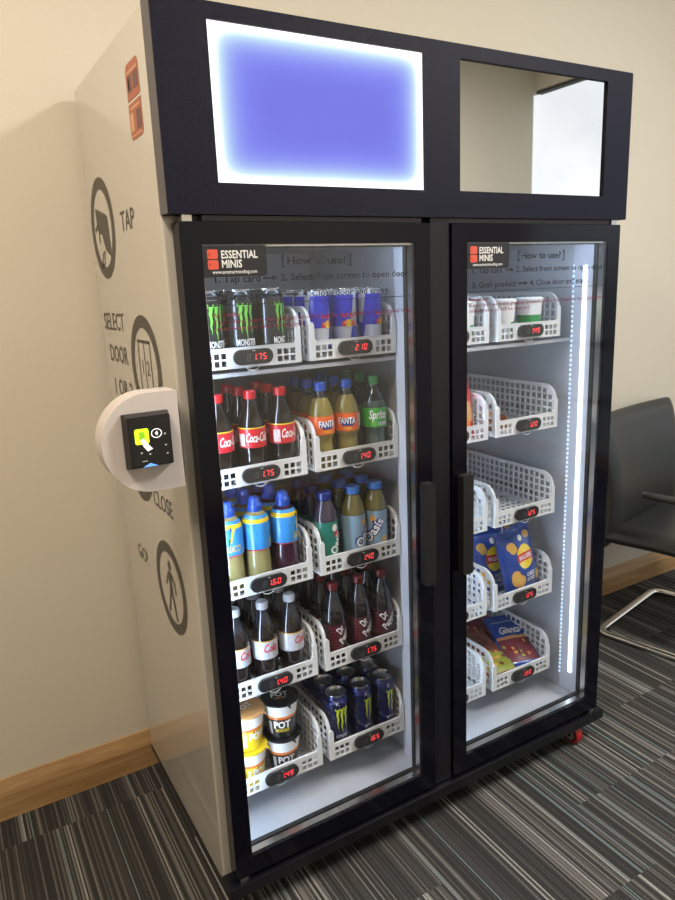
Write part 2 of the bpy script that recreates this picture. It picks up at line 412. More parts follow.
# header
S1, S2 = (.105, 1.699, .602, 1.983), (.706, 1.700, 1.203, 1.983)
g = G()
v, f = plate(rrect(0, HB, W, H, .004, 2), [rect(*S1), rect(*S2)], .046); g.add(v, f, 'header', lambda u, v, w: (u, .023+w, v))
g.box((.01, .0465, HB+.001), (W-.01, .06, H-.002), 'header')
hd = g.build('header_panel', vm)
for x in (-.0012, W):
    g = G(); g.box((x, .0005, HB+.0005), (x+.0012, .0455, H-.0005), 'header_sheen_rail'); g.build('header_side_sheen', vm)  # thin added strip, lighter to imitate the wall reflected in the header side
g = G(); g.box((S1[0]+.0005, .004, S1[1]+.0005), (S1[2]-.0005, .012, S1[3]-.0005), 'screen'); s = g.build('lit_screen', hd); s['label'] = 'glowing blue-white display'
g = G(); g.box((S2[0]+.0005, .0065, S2[1]+.0005), (S2[2]-.0005, .012, S2[3]-.0005), 'mirror'); s = g.build('dark_screen', hd); s['label'] = 'switched-off mirror-like display'
# hinge rail strip and mullion
g = G(); g.box((.07, .012, DT+.002), (.60, .044, HB-.001), 'header_sheen_rail'); g.box((.675, .012, DT+.002), (1.25, .044, HB-.001), 'header_sheen_rail'); g.build('hinge_rail', vm)
g = G(); g.box((.622, .008, DB-.005), (.678, .0455, HB-.0005), 'mullion'); g.build('centre_mullion', vm)
# base plinth
g = G(); g.box((-.004, -.008, .077), (W+.004, .046, .109), 'base'); g.box((-.001, .046, .077), (W+.001, D-.002, .0853), 'base'); g.box((-.004, -.0085, .108), (W+.004, .046, .1095), 'mullion')
g.build('base_plinth', vm, bevel=.0012)
# casters
def caster(x, y, turn=0.0):
    ca, sa = math.cos(turn), math.sin(turn)
    T_ = lambda a, b, c: (x+a*ca-b*sa, y+a*sa+b*ca, c)
    g = G(); R_ = .033
    g.box((-.026, -.022, .0655), (.026, .022, .0765), 'steel', T_)
    g.box((-.0185, -.010, .050), (-.0155, .012, .068), 'steel', T_); g.box((.0155, -.010, .050), (.0185, .012, .068), 'steel', T_)
    c = g.build('caster', vm)
    g = G()
    prof = [(0, -.0195), (.006, -.0195), (.008, -.0155), (.021, -.0155), (.0245, -.013), (R_-.003, -.013), (R_, -.010), (R_, .010), (R_-.003, .013), (.0245, .013), (.021, .0155), (.008, .0155), (.006, .0195), (0, .0195)]
    mm = ['chrome', 'rubber', 'hub', 'rubber', 'red_wheel', 'red_wheel', 'red_wheel', 'red_wheel', 'red_wheel', 'rubber', 'hub', 'rubber', 'chrome']
    g.lathe(prof, mm, 32); g.v = [T_(b_, a_, R_+c_) for (a_, c_, b_) in g.v]
    w = g.build('wheel', c, auto=40); w['label'] = 'red caster wheel'
for x, y, t_ in ((.12, .165, 0), (1.212, .034, -.08), (.12, .60, 0), (1.205, .60, 0)): caster(x, y, t_)
# doors
def logo(parent, x, z, w=.136, h=.061):
    g = G(); y = .0029
    g.add(*flat(rrect(0, -h, w, 0, .008, 4, (1, 0, 0, 0))), 'logo_dark', front(x, z, y))
    for zz in (-.026, -.046):
        g.add(*flat(rrect(.009, zz, .031, zz+.018, .003, 3)), 'logo_red', front(x, z, y-.0003))
        g.add(*flat(rect(.0125, zz+.006, .0140, zz+.012)), 'logo_dark', front(x, z, y-.0005))
    g.add(*text('ESSENTIAL', .078, .0145, .022, x=.038, y=-.025), 'white', front(x, z, y-.0004))
    g.add(*text('MINIS', .043, .0145, .022, x=.038, y=-.043), 'white', front(x, z, y-.0004))
    g.add(*text('www.amsmartvending.com', .096, .0068, .01, x=.017, y=-.0545), 'white', front(x, z, y-.0004))
    g.build('logo_sticker', parent)
def arrow(g, x, y, w, m, fn):
    g.add(*flat([(x, y-.0022), (x+w*.62, y-.0022), (x+w*.62, y-.0052), (x+w, y), (x+w*.62, y+.0052), (x+w*.62, y+.0022), (x, y+.0022)]), m, fn)
def bracket(g, x, y, h, m, fn, flip=1):
    w = .0075*flip
    g.add([(x, y, 0), (x+w, y, 0), (x+w*.45, y+h*.2, 0), (x+w*.45, y+h*.8, 0), (x+w, y+h, 0), (x, y+h, 0)], [(0, 1, 2, 3, 4, 5)], m, fn)
def instructions(parent, dx):
    y = .0027; fn = front(dx, 0, y); K = 'black_ink'
    g = G()
    bracket(g, .232, 1.537, .026, K, fn); g.add(*text('How to use?', .142, .0155, .02, x=.245, y=1.543), K, fn); bracket(g, .401, 1.537, .026, K, fn, -1)
    g.add(*text('1. Tap card', .098, .0135, .014, x=.083, y=1.511), K, fn); arrow(g, .188, 1.5175, .033, K, fn)
    g.add(*text('2. Select from screen to open door', .325, .0135, .014, x=.228, y=1.511), K, fn)
    g.add(*text('3. Grab product', .146, .0135, .014, x=.082, y=1.476), K, fn); arrow(g, .235, 1.4825, .035, K, fn)
    g.add(*text('4. Close door and enjoy.', .223, .0135, .014, x=.277, y=1.476), K, fn)
    g.add(*flat(rect(.062, 1.4655, .560, 1.4668)), K, fn)
    R = 'red_ink'
    g.add(*text('Reminder', .062, .0090, .008, x=.073, y=1.444), R, fn)
    g.add(*text('If you don\'t want the grabbed product, please put it back to the original tray,', .486, .0088, .006, x=.073, y=1.4305), R, fn)
    g.add(*text('otherwise you will be charged.', .206, .0088, .006, x=.073, y=1.417), R, fn)
    g.build('instruction_text', parent)
def door(xl, xr, gl, gr, handle_x, lx):
    gt, gb = 1.584, .168
    g = G(); v, f = plate(rrect(xl, DB, xr, DT, .003, 2), [rect(gl, gb, gr, gt)], .038); g.add(v, f, 'frame', lambda u, v, w: (u, .021+w, v))
    dr = g.build('door', vm)
    # spacer, gasket
    i = .0035
    g = G(); v, f = plate(rect(gl, gb, gr, gt), [rect(gl+i, gb+i, gr-i, gt-i)], .018); g.add(v, f, 'steel', lambda u, v, w: (u, .019+w, v)); g.build('glass_spacer', dr)
    i = .0055
    g = G(); v, f = plate(rect(gl-.004, gb-.004, gr+.004, gt+.004), [rect(gl+i, gb+i, gr-i, gt-i)], .012); g.add(v, f, 'rubber', lambda u, v, w: (u, .0375+w, v)); g.build('gasket', dr)
    g = G(); g.box((gl+.0002, .0035, gb+.0002), (gr-.0002, .0085, gt-.0002), 'glass'); gp = g.build('glass_pane', dr)
    logo(dr, gl+.001, gt-.001); instructions(dr, lx)
    g = G(); v, f = plate(rrect(handle_x, .738, handle_x+.034, 1.010, .007, 4), (), .022); g.add(v, f, 'handle', lambda u, v, w: (u, -.009+w, v)); g.build('handle', dr, bevel=.003)
    hx = xl+.01 if handle_x > (xl+xr)/2 else xr-.03
    g = G(); g.box((hx, .008, DT), (hx+.02, .03, HB-.001), 'steel'); g.build('hinge', dr)
    g = G(); g.box((hx, .004, .1098), (hx+.02, .03, DB), 'steel'); g.build('hinge', dr)
    return dr
door(.018, .617, .061, .573, .576, 0)
door(.6826, 1.282, .7297, 1.2334, .700, .664)

# side graphics (left face of the cabinet)
def decal(name, fnbuild):
    g = G(); fnbuild(g); return g.build(name, cab)
def tap(g):
    f = side(.539, 1.659); K = 'grey_ink'; g.add(*ringshape(0, 0, .093, .122), K, f)
    g.add(*flat([(-.062, .055), (.045, .030), (.062, -.028), (-.025, -.012), (-.055, .0)]), K, f)
    g.add(*flat([(.045, .030), (.060, .022), (.066, -.055), (.062, -.028)]), K, f)
    g.add(*flat([(-.012, -.015), (.062, -.028), (.070, -.074), (.012, -.052)]), K, f)
    for a in ([(-.083, .004), (-.055, .016), (-.05, .010), (-.08, -.004)], [(-.045, -.002), (-.037, -.004), (-.040, -.034), (-.048, -.030)],
              [(-.028, -.06), (-.006, -.052), (-.008, -.058), (-.030, -.066)], [(-.028, -.06), (-.022, -.066), (-.045, -.095), (-.05, -.09)],
              [(-.006, -.052), (.0, -.054), (-.015, -.088), (-.021, -.086)], [(-.048, -.09), (-.02, -.082), (-.018, -.087), (-.046, -.095)]):
        g.add(*flat(a), K, f)
    g.add(*text('TAP', .118, .042, .008, x=.185, y=-.022), K, f)
decal('tap_symbol', tap)
def ic_door(g):
    f = side(.268, 1.328); K = 'grey_ink'; g.add(*ringshape(0, 0, .093, .122), K, f)
    for r in ((-.052, -.065, -.046, .065), (.044, -.065, .050, .065), (-.052, .058, .050, .065), (-.052, -.070, .050, -.063), (-.004, -.065, .001, .065)):
        g.add(*flat(rect(*r)), K, f)
    g.add(*text('1', None, .034, 0, x=-.026, y=-.015), K, f); g.add(*text('2', None, .034, 0, x=.010, y=-.015), K, f)
decal('door_symbol', ic_door)
for nm, st, w_, x_, y_ in (('select_word', 'SELECT', .212, -.372, .083), ('door_word', 'DOOR', .184, -.342, .0), ('one_or_two_word', '1 OR 2', .185, -.328, -.088)):
    decal(nm, lambda g: g.add(*text(st, w_, .043, .008, x=x_, y=y_-.004), 'grey_ink', side(.268, 1.328)))
def ic_close(g):
    f = side(.425, 1.095); K = 'grey_ink'; g.add(*ringshape(0, 0, .093, .122), K, f)
    for r in ((-.05, -.06, -.044, .06), (-.05, .054, .05, .06), (.044, -.06, .05, .06), (-.05, -.06, .05, -.054)): g.add(*flat(rect(*r)), K, f)
    g.add(*text('DOOR', .14, .034, 0, x=.105, y=-.03), K, f)
    g.add(*text('CLOSE', .152, .040, .008, x=.103, y=-.106), K, f)
decal('close_symbol', ic_close)
def ic_go(g):
    f = side(.248, .792); K = 'grey_ink'; g.add(*ringshape(0, 0, .091, .118), K, f)
    g.add(*flat(ell(.002, .058, .012, .013)), K, f)
    for a in ([(-.012, .042), (.012, .042), (.012, -.008), (-.010, -.008)], [(-.010, -.006), (.004, -.006), (-.010, -.040), (-.026, -.076), (-.036, -.072), (-.020, -.036)],
              [(-.002, -.006), (.012, -.008), (.022, -.036), (.034, -.078), (.024, -.080), (.010, -.040)], [(-.012, .042), (-.012, .028), (-.026, .006), (-.036, -.006), (-.040, .0), (-.028, .020)],
              [(.012, .042), (.012, .030), (.030, .014), (.034, -.008), (.041, -.006), (.038, .020)]):
        g.add(*flat(a), K, f)
    g.add(*text('GO!', .098, .040, .008, x=-.300, y=-.012), K, f)
decal('walking_person_symbol', ic_go)
def orange(g):
    f = side(.192, 1.800); O = lambda u, v, w=0: (lambda p: (p[0]-.0003, p[1], p[2]))(f(u, v))
    g.add(*flat(rrect(0, .073, .090, .140, .014, 4, (0, 1, 1, 0))), 'orange_label', f); g.add(*flat(rrect(0, 0, .090, .068, .014, 4, (1, 0, 0, 1))), 'orange_label', f)
    for r in ((.010, .088, .038, .118), (.048, .088, .082, .118), (.050, .014, .082, .050)): g.add(*flat(rect(*r)), 'orange_dark', O)
    for r in ((.008, .122, .082, .126), (.008, .016, .030, .050), (.014, .092, .022, .112), (.008, .006, .080, .009), (.012, .056, .080, .060)): g.add(*flat(rect(*r)), 'orange_light', O)
decal('orange_sticker', orange)
# card reader on the side
g = G()
cz, r = 1.212, .0985
out = [(0, cz-r), (0, cz+r)]
shape = [(-.017, cz-r)]+[(-.017, cz+r)]+[(-.0765+ -r*.96*math.sin(PI*i/24), cz+r*math.cos(PI*i/24)) for i in range(0, 25)]
v, f = plate(shape, (), .060); g.add(v, f, 'reader_shell', lambda u, v, w: (u, .028+w, v))
v, f = plate(rect(-.05, cz-r*.8, -.0003, cz+r*.8), (), .03); g.add(v, f, 'reader_shell', lambda u, v, w: (u, .073+w, v))
rd = g.build('card_reader', vm, bevel=.004)
g = G(); dx0, dx1, dz0, dz1 = -.1285, -.041, 1.168, 1.272
v0 = [(dx0-.003, -.002, dz0-.003), (dx1+.003, -.002, dz0-.003), (dx1+.003, -.002, dz1+.003), (dx0-.003, -.002, dz1+.003), (dx0+.004, -.028, dz0+.003), (dx1-.002, -.028, dz0+.003), (dx1-.002, -.028, dz1-.003), (dx0+.004, -.028, dz1-.003)]
g.add(v0, [(3, 2, 1, 0), (4, 5, 6, 7), (0, 1, 5, 4), (1, 2, 6, 5), (2, 3, 7, 6), (3, 0, 4, 7)], 'reader_black'); dev = g.build('payment_terminal', rd, bevel=.003)
g = G(); f = front(0, 0, -.0284)
g.add(*flat(rrect(-.114, 1.217, -.087, 1.247, .004, 3)), 'green_lit', f)
g.add(*flat(rect(-.106, 1.226, -.095, 1.241)), 'green_dim', front(0, 0, -.0288))
g.add(*flat([(-.104, 1.225), (-.098, 1.228), (-.090, 1.216), (-.082, 1.206), (-.092, 1.202), (-.099, 1.212)]), 'white_lit', front(0, 0, -.0290))
v, ff = ringshape(0, 0, .0078, .0092, 24); g.add([(a*1.15, b, 0) for a, b, c in v], ff, 'white_lit', front(-.072, 1.235, -.0286))
for rr in (.0015, .0035, .0055):
    n = 8; vv = [(rr2*math.cos(-.8+1.6*i/n), rr2*math.sin(-.8+1.6*i/n), 0) for rr2 in (rr, rr+.0011) for i in range(n+1)]
    g.add(vv, [(i, i+1, n+2+i, n+1+i) for i in range(n)], 'white_lit', front(-.076, 1.235, -.0286))
g.add(*flat(rect(-.104, 1.1825, -.094, 1.1840)), 'dot', f)
for x_, z_ in ((-.056, 1.232), (-.056, 1.210), (-.054, 1.193), (-.088, 1.196), (-.104, 1.2)): g.add(*flat(ell(x_, z_, .0022, .0016, 8)), 'dot', f)
g.add(*flat([(-.104, 1.1715), (-.074, 1.1715), (-.083, 1.1755), (-.089, 1.1785), (-.096, 1.1755)]), 'blue_lit', f)
g.build('display_symbols', rd)

# ------------------------------------------------------------------ baskets
ZR = [1.325, 1.052, .778, .508, .236]
BW, BD, BH = .248, .42, .127
def basket_mesh():
    g = G(); hw = BW/2
    ft = [(-hw, 0), (hw, 0), (hw, .084), (hw-.006, .090), (hw-.010, .090), (hw-.014, .084), (hw-.014, .054), (hw-.018, .047), (hw-.024, .0455)]
    out = ft+[(-x, z) for x, z in reversed(ft[2:])]
    holes = []
    for s in (-1, 1):
        for i in range(3):
            for j in range(2):
                cx = s*(hw-.0225-.0165*i); cz = .0125+.0165*j; holes.append(rect(cx-.0064, cz-.0064, cx+.0064, cz+.0064))
    v, f = plate(out, holes, .0045); g.add(v, f, 'basket', lambda u, v, w: (u, .00225+w, v))
    g.box((-hw+.02, .0, .043), (hw-.02, .0065, .0465), 'basket')
    # sides
    r = .045
    prof = [(.0045, 0), (BD, 0), (BD, BH)]+[(.0045+r-r*math.sin(PI/2*i/8), BH-r+r*math.cos(PI/2*i/8)) for i in range(9)]
    inn = [(.0125, .008), (BD-.008, .008), (BD-.008, BH-.008)]+[(.0125+(r-.008)-(r-.008)*math.sin(PI/2*i/8), BH-r+(r-.008)*math.cos(PI/2*i/8)) for i in range(9)]
    holes = []
    for i in range(17):
        for j in range(5):
            cy, cz = .028+.0228*i, .022+.0215*j
            if i == 0 and j == 4: continue
            if i == 1 and j == 4: cz -= .003
            holes.append(rect(cy-.0085, cz-.0078, cy+.0085, cz+.0078))
    v, f = plate(prof, holes, .0025); v2, f2 = plate(prof, [inn], .0075)
    for s in (-1, 1):
        g.add(v, f, 'basket', lambda u, vv, w: (s*(hw-.003)+w, u, vv)); g.add(v2, f2, 'basket', lambda u, vv, w: (s*(hw-.00375)+w, u, vv))
    holes = [rect(-hw+.022+.0226*i-.0083, .022+.0215*j-.0078, -hw+.022+.0226*i+.0083, .022+.0215*j+.0078) for i in range(10) for j in range(4)]
    v, f = plate(rect(-hw, 0, hw, BH), holes, .003); g.add(v, f, 'basket', lambda u, vv, w: (u, BD+.0015+w, vv))
    holes = [rect(-hw+.022+.0226*i-.007, .03+.026*j-.009, -hw+.022+.0226*i+.007, .03+.026*j+.009) for i in range(10) for j in range(15)]
    v, f = plate(rect(-hw+.002, .002, hw-.002, BD), holes, .003); g.add(v, f, 'basket', lambda u, vv, w: (u, vv, .0015+w))
    # small hanging tab under the front
    sweep([(-.016, .003, .001), (-.012, .001, -.005), (0, 0, -.008), (.012, .001, -.005), (.016, .003, .001)], .0012, .0012, 'basket', g, 6)
    return g
colname = ['left stack of the left door', 'right stack of the left door', 'left stack of the right door', 'right stack of the right door']
rowname = ['top', 'second', 'third', 'fourth', 'bottom']
price = [['1.75', '2.10', '1.49', '1.49'], ['1.75', '1.40', '1.20', '1.20'], ['1.60', '1.40', '1.25', '1.25'], ['1.40', '1.75', '1.25', '1.25'], ['1.49', '1.65', '1.50', '1.50']]
content = [['black tall cans', 'blue and silver cans', 'white tubs', 'white lidded tubs'], ['red-capped cola', 'orange soda and green-capped bottles', 'a red snack packet', 'small brown snack bars'],
           ['blue-capped sports drinks', 'fruit juice drinks', 'nothing visible', 'nothing in it'], ['silver-label cola', 'dark soda with red caps', 'blue crisp packets behind', 'blue crisp packets'],
           ['stacked noodle pots', 'blue energy cans', 'loose packets behind', 'candy packets']]
BX = [.202, .473, .784, 1.062]
first = None
bobj = {}
for c in range(4):
    for r_ in range(5):
        if first is None:
            b = empty('basket', (0, 0, 0), '', 'basket', 'white perforated trays in the vending machine')
            gm = basket_mesh(); gm.build('tray', b); first = b; cur = b
            gp = G(); v, f = plate(rrect(-.0475, -.017, .0475, .017, .0165, 8), (), .008); gp.add(v, f, 'pill', lambda u, vv, w: (u, -.004+w, .0235+vv))
            gp.add(*flat(rect(-.003, .0365, .004, .0382)), 'dot', front(0, 0, -.0083))
            pill = gp.build('price_display', b)
        else:
            cur = first.copy(); C.objects.link(cur)
            for ch in (first.children[0], first.children[1]):
                q = ch.copy(); C.objects.link(q); q.parent = cur
        cur.location = (BX[c], .118, ZR[r_])
        lab = f'white perforated plastic tray, {rowname[r_]} in the {colname[c]}'
        cur['label'] = lab; cur['category'] = 'basket'
        bobj[(r_, c)] = cur
        pd = [x for x in cur.children if x.name.startswith('price_display')][0]
        gd = G(); fn = lambda u, v, w=0: (u, -.0084, .0235+v)
        t = price[r_][c]; x = -.004
        seg7(gd, '8', x-.0135, -.0075, .008, .014, fn, 'seg_off', .0009)
        for ch in t.replace('.', ''):
            seg7(gd, ch, x, -.0075, .0085, .0145, fn, t=.0017); x += .0125
        gd.add(*flat(rect(.0065, -.0075, .0082, -.0058)), 'seg_on', fn)
        gd.build('price_digits', pd)

# ------------------------------------------------------------------ products
def smooth_prof(pts, n=4):
    out = []
    for i in range(len(pts)-1):
        p0 = pts[max(i-1, 0)]; p1 = pts[i]; p2 = pts[i+1]; p3 = pts[min(i+2, len(pts)-1)]
        for k in range(n):
            t = k/n
            out.append(tuple(max(0, .5*((2*p1[a])+(-p0[a]+p2[a])*t+(2*p0[a]-5*p1[a]+4*p2[a]-p3[a])*t*t+(-p0[a]+3*p1[a]-3*p2[a]+p3[a])*t**3)) for a in (0, 1)))
    out.append(pts[-1]); return out
def bottle(name, cat, prof, fill, fillz, cap, capz, capr, label, labr, lettering, cap_mat, h, clear='clear', sport=False):
    root = empty(name, (0, 0, 0), '', cat)
    pr = smooth_prof(prof); g = G()
    g.lathe(pr, [fill if (a[1]+b[1])/2 < fillz else clear for a, b in zip(pr, pr[1:])], 28)
    g.build('bottle_body', root, smooth=True)
    g = G(); zc = capz
    if sport:
        cp = [(capr-.002, zc), (capr, zc+.001), (capr, zc+.018), (capr-.002, zc+.0205), (capr-.0032, zc+.022), (capr-.0034, zc+.030), (capr-.0055, zc+.035), (.006, h-.001), (0, h)]
    else: cp = [(capr-.001, zc), (capr, zc+.001), (capr, h-.003), (capr-.002, h), (0, h)]
    g.lathe(cp, cap_mat, 36)
    for i in range(36):   # knurled ribs
        a = 2*PI*i/36; ca, sa = math.cos(a), math.sin(a)
        z1 = zc+.015 if sport else h-.003
        g.add([(ca*(capr+.0006)-sa*.0006, sa*(capr+.0006)+ca*.0006, zc+.003), (ca*(capr+.0006)+sa*.0006, sa*(capr+.0006)-ca*.0006, zc+.003), (ca*(capr+.0006)+sa*.0006, sa*(capr+.0006)-ca*.0006, z1), (ca*(capr+.0006)-sa*.0006, sa*(capr+.0006)+ca*.0006, z1)], [(0, 1, 2, 3)], cap_mat)
    g.build('cap', root, auto=40)
    g = G(); zs = [z for z, m_ in label]; ms = [m_ for z, m_ in label][:-1]
    rr = labr if isinstance(labr, (list, tuple)) else [labr]*len(zs)
    g.lathe(list(zip(rr, zs)), ms, 36)
    lettering(g); g.build('label', root, smooth=True)
    return root
def cola_profile(h):
    k = h/.212
    return [(0, .002), (.022, 0), (.028, .004), (.0305, .014), (.031, .03), (.0295, .048), (.0292, .06), (.0315, .078), (.0325, .09), (.0325, .118*k), (.0315, .13*k), (.027, .148*k), (.020, .166*k), (.0145, .182*k), (.0125, .190*k), (.0125, .196*k)]
def let_coke(g, dark=False):
    f = cyl(.0335, .088, .05)
    g.add(*text('Coca-Cola', .058, .021, .02, .35, x=-.023, y=.006), 'white', f); g.add(*flat(rect(-.018, -.0005, .022, .0012)), 'white', f)
    for k in range(6): g.add(*flat(rect(-.044+.003*k, -.004, -.042+.003*k, .026)), 'white', f)
def let_dcoke(g):
    f = cyl(.0335, .086, .05)
    g.add(*text('Coke', .040, .020, .02, .35, x=-.012, y=.014), 'red', f)
    for k, w_ in enumerate((.028, .03, .022)): g.add(*flat(rect(-.002, .008-.006*k, -.002+w_, .0105-.006*k)), 'charcoal', f)
H2 = .212
T = {}
T['coke'] = bottle('cola_bottle', 'bottle', cola_profile(H2), 'cola', .186, None, .192, .0148, [(.080, 'red'), (.125, 'yellow'), (.128, 'yellow')], .0331, let_coke, 'red', H2, 'clear')
T['dcoke'] = bottle('cola_bottle', 'bottle', cola_profile(.226), 'dcola', .168, None, .206, .0148, [(.080, 'silver'), (.127, 'gold'), (.130, 'gold')], .0331, let_dcoke, 'silver', .226, 'clear')
fp = [(0, .002), (.022, 0), (.029, .005), (.0305, .02), (.0295, .04), (.0265, .060), (.0285, .072), (.0322, .084), (.0325, .125), (.031, .14), (.0255, .158), (.018, .174), (.0135, .184), (.0125, .196)]
def let_fanta(g):
    f = cyl(.0336, .085, .0); g.add(*sheet(-.022, .018, .024, .030, 8, 1), 'navy', f); g.add(*sheet(-.014, .012, .016, .018, 6, 1), 'navy', f)
    f = cyl(.0339, .085, .0); g.add(*text('FANTA', .046, .015, .03, x=-.023, y=.018), 'white', f); g.add(*text('orange', .02, .006, .02, x=-.01, y=.004), 'yellow', f)
    for k in range(5): g.add(*flat(rect(.034+.003*k, .008, .036+.003*k, .040)), 'white', f)
T['fanta'] = bottle('orange_soda_bottle', 'bottle', fp, 'fanta', .175, None, .190, .0148, [(.084, 'orange'), (.130, 'orange')], .0331, let_fanta, 'blue', .212, 'clear')
def let_sprite(g):
    f = cyl(.0336, .086, .0); g.add(*text('Sprite', .048, .022, .025, .2, x=-.024, y=.018), 'white', f); g.add(*sheet(.0, .001, .03, .010, 4, 1), 'silver', f)
    g.add(*disc(-.012, .006, .008, .008, 12, 1), 'limeg', f)
T['sprite'] = bottle('lemonade_bottle', 'bottle', fp, 'sprite', .150, None, .190, .0148, [(.082, 'lgreen'), (.132, 'lgreen')], .0331, let_sprite, 'green', .212, 'clear')
lp = [(0, .002), (.024, 0), (.0315, .005), (.0325, .02), (.0320, .06), (.0305, .085), (.0305, .098), (.0335, .112), (.0340, .145), (.0330, .165), (.0270, .183), (.0200, .190), (.0165, .193)]
def let_luc(g):
    f = cyl(.0347, .10, 0); g.add(*flat([(.006, .066), (.020, .074), (.012, .045), (.028, .020), (.010, .020), (.016, .044), (-.002, .050)]), 'navy', f)
    f = cyl(.0350, .10, 0); g.add(*text('LUCO', .036, .015, .02, .3, x=.004, y=.012), 'yellow', f)
    g.add(*flat([(.022, .072), (.030, .078), (.018, .034), (.014, .036)]), 'yellow', f); g.add(*flat(rect(-.03, .048, -.008, .050)), 'navy', f); g.add(*flat(rect(-.03, .040, -.012, .042)), 'navy', f)
lz = [.0985, .102, .150, .168, .178, .186]; lr = [.0322, .0344, .0346, .0338, .0300, .0262]
for k_, fl in (('luc', 'luc_yellow'), ('lucp', 'luc_purple')):
    T[k_] = bottle('sports_drink_bottle', 'bottle', lp, fl, .19, None, .191, .0172, list(zip(lz, ['red', 'skyblue', 'skyblue', 'yellow', 'skyblue', None])), lr, let_luc, 'blue', .230, fl, sport=True)
op = [(0, .002), (.024, 0), (.0310, .005), (.0320, .02), (.0320, .125), (.0315, .14), (.0270, .160), (.0205, .176), (.0175, .184)]
def let_oasis(g):
    f = cyl(.0331, .03, 0)
    g.add(*disc(-.012, .080, .009, .010, 14, 2), 'crisp', f); g.add(*disc(.020, .020, .009, .010, 14, 2), 'crisp', f)
    g.add(*text('Oasis', .076, .026, .09, x=-.026, y=.010, rot=.95), 'navy', cyl(.0334, .03, .05))
    g.add(*text('Oasis', .074, .024, .02, x=-.025, y=.011, rot=.95), 'white', cyl(.0338, .03, .05))
T['oasis'] = bottle('fruit_drink_bottle', 'bottle', op, 'oasis_l', .2, None, .186, .0198, [(.028, 'paleblue'), (.131, 'paleblue')], .0325, let_oasis, 'capblue', .205, 'oasis_l')
def let_oasisg(g):
    f = cyl(.0331, .03, 0)
    g.add(*disc(.004, .084, .009, .010, 14, 2), 'pwhite', f); g.add(*disc(.010, .066, .008, .009, 14, 2), 'red', f); g.add(*text('Oasis', .060, .022, .03, x=.006, y=.010, rot=1.1), 'white', f)
T['oasisg'] = bottle('fruit_drink_bottle', 'bottle', op, 'oasis_dark', .2, None, .186, .0198, [(.028, 'teal'), (.131, 'teal')], .0325, let_oasisg, 'navy', .205, 'oasis_dark')
dp = [(0, .002), (.022, 0), (.029, .005), (.0318, .018), (.0322, .10), (.0318, .118), (.030, .132), (.0285, .140), (.0270, .150), (.0215, .168), (.0160, .184), (.0125, .196), (.0125, .204)]
def let_drp(g):
    f = cyl(.0333, .03, .15)
    g.add(*text('Dr', .022, .020, .03, .2, x=-.020, y=.052, rot=.85), 'white', f); g.add(*text('Pepper', .060, .019, .03, .2, x=-.014, y=.022, rot=.85), 'white', f)
    for k in range(7): g.add(*sheet(-.048, .016+.009*k, -.030, .019+.009*k, 3, 1), 'darkred', f)
T['drp'] = bottle('dark_soda_bottle', 'bottle', dp, 'drp', .150, None, .201, .0148, [(.028, 'maroon'), (.112, 'maroon')], .0328, let_drp, 'darkred', .222, 'clear')
def can(name, cat, body, R_, h, art):
    root = empty(name, (0, 0, 0), '', cat); g = G()
    g.lathe(smooth_prof([(0, .004), (R_*.70, .004), (R_*.78, 0), (R_*.90, .006), (R_, .013), (R_, .02), (R_, h-.024), (R_*.99, h-.016), (R_*.88, h-.006), (R_*.84, h-.003)], 2), body, 32)
    art(g); g.build('can_body', root, smooth=True)
    g = G(); g.lathe([(R_*.84, h-.004), (R_*.87, h-.001), (R_*.86, h), (R_*.80, h), (R_*.78, h-.006), (0, h-.0055)], 'alu', 32); 
    g.add(*flat(ell(0, 0, .008, .012)), 'alu', lambda u, v, w=0: (u, v-.004, h-.0035)); g.build('can_lid', root, auto=40)
    return root
def claw(g, m, R_, z0, s=1, ang=0):
    f = cyl(R_+.0005, z0, ang)
    def st(x, top, bot, w):
        pts = []
        n = 7
        for i in range(n+1):
            t = i/n; pts.append((x+.0012*math.sin(i*2.1)+w*(1-t)**.7/2+.0004, top+(bot-top)*t))
        for i in range(n, -1, -1):
            t = i/n; pts.append((x+.0012*math.sin(i*2.1+.5)-w*(1-t)**.7/2, top+(bot-top)*t))
        g.add([(a*s, b*s, 0) for a, b in pts], [(i, i+1, 2*n-i, 2*n+1-i) for i in range(n)], m, f)
    st(-.012, .062, .004, .008); st(0, .062, -.010, .008); st(.012, .062, .002, .008)
    g.add([(a*s, b*s, 0) for a, b in ((-.019, .058), (-.019, .065), (-.004, .065), (-.004, .058))], [(0, 1, 2, 3)], m, f)
    g.add([(a*s, b*s, 0) for a, b in ((.004, .058), (.004, .065), (.019, .065), (.019, .058))], [(0, 1, 2, 3)], m, f)
def art_blue(g):
    claw(g, 'yellowgreen', .033, .068, 1, .25)
    f = cyl(.0335, .035, .25); g.add(*text('MONSTER', .036, .009, .01, x=-.018, y=.008), 'silver', f); g.add(*text('ENERGY', .018, .005, .01, x=-.009, y=-.002), 'silver', f)
    g.add(*text('K', None, .012, .01, x=-.016, y=.107), 'silver', f)
    for k in range(5): g.add(*disc(-.042+.004*math.sin(k*2), .012+.018*k, .005, .006, 8, 1), 'charcoal', f)
def art_black(g):
    claw(g, 'limeg', .033, .070, 1.05, .15)
    g.add(*text('MONSTER', .050, .014, .03, x=-.025, y=0), 'pwhite', cyl(.0335, .045, .15))
T['mblue'] = can('energy_drink_can', 'can', 'can_blue', .033, .168, art_blue)
T['mblack'] = can('energy_drink_can', 'can', 'can_black', .033, .168, art_black)
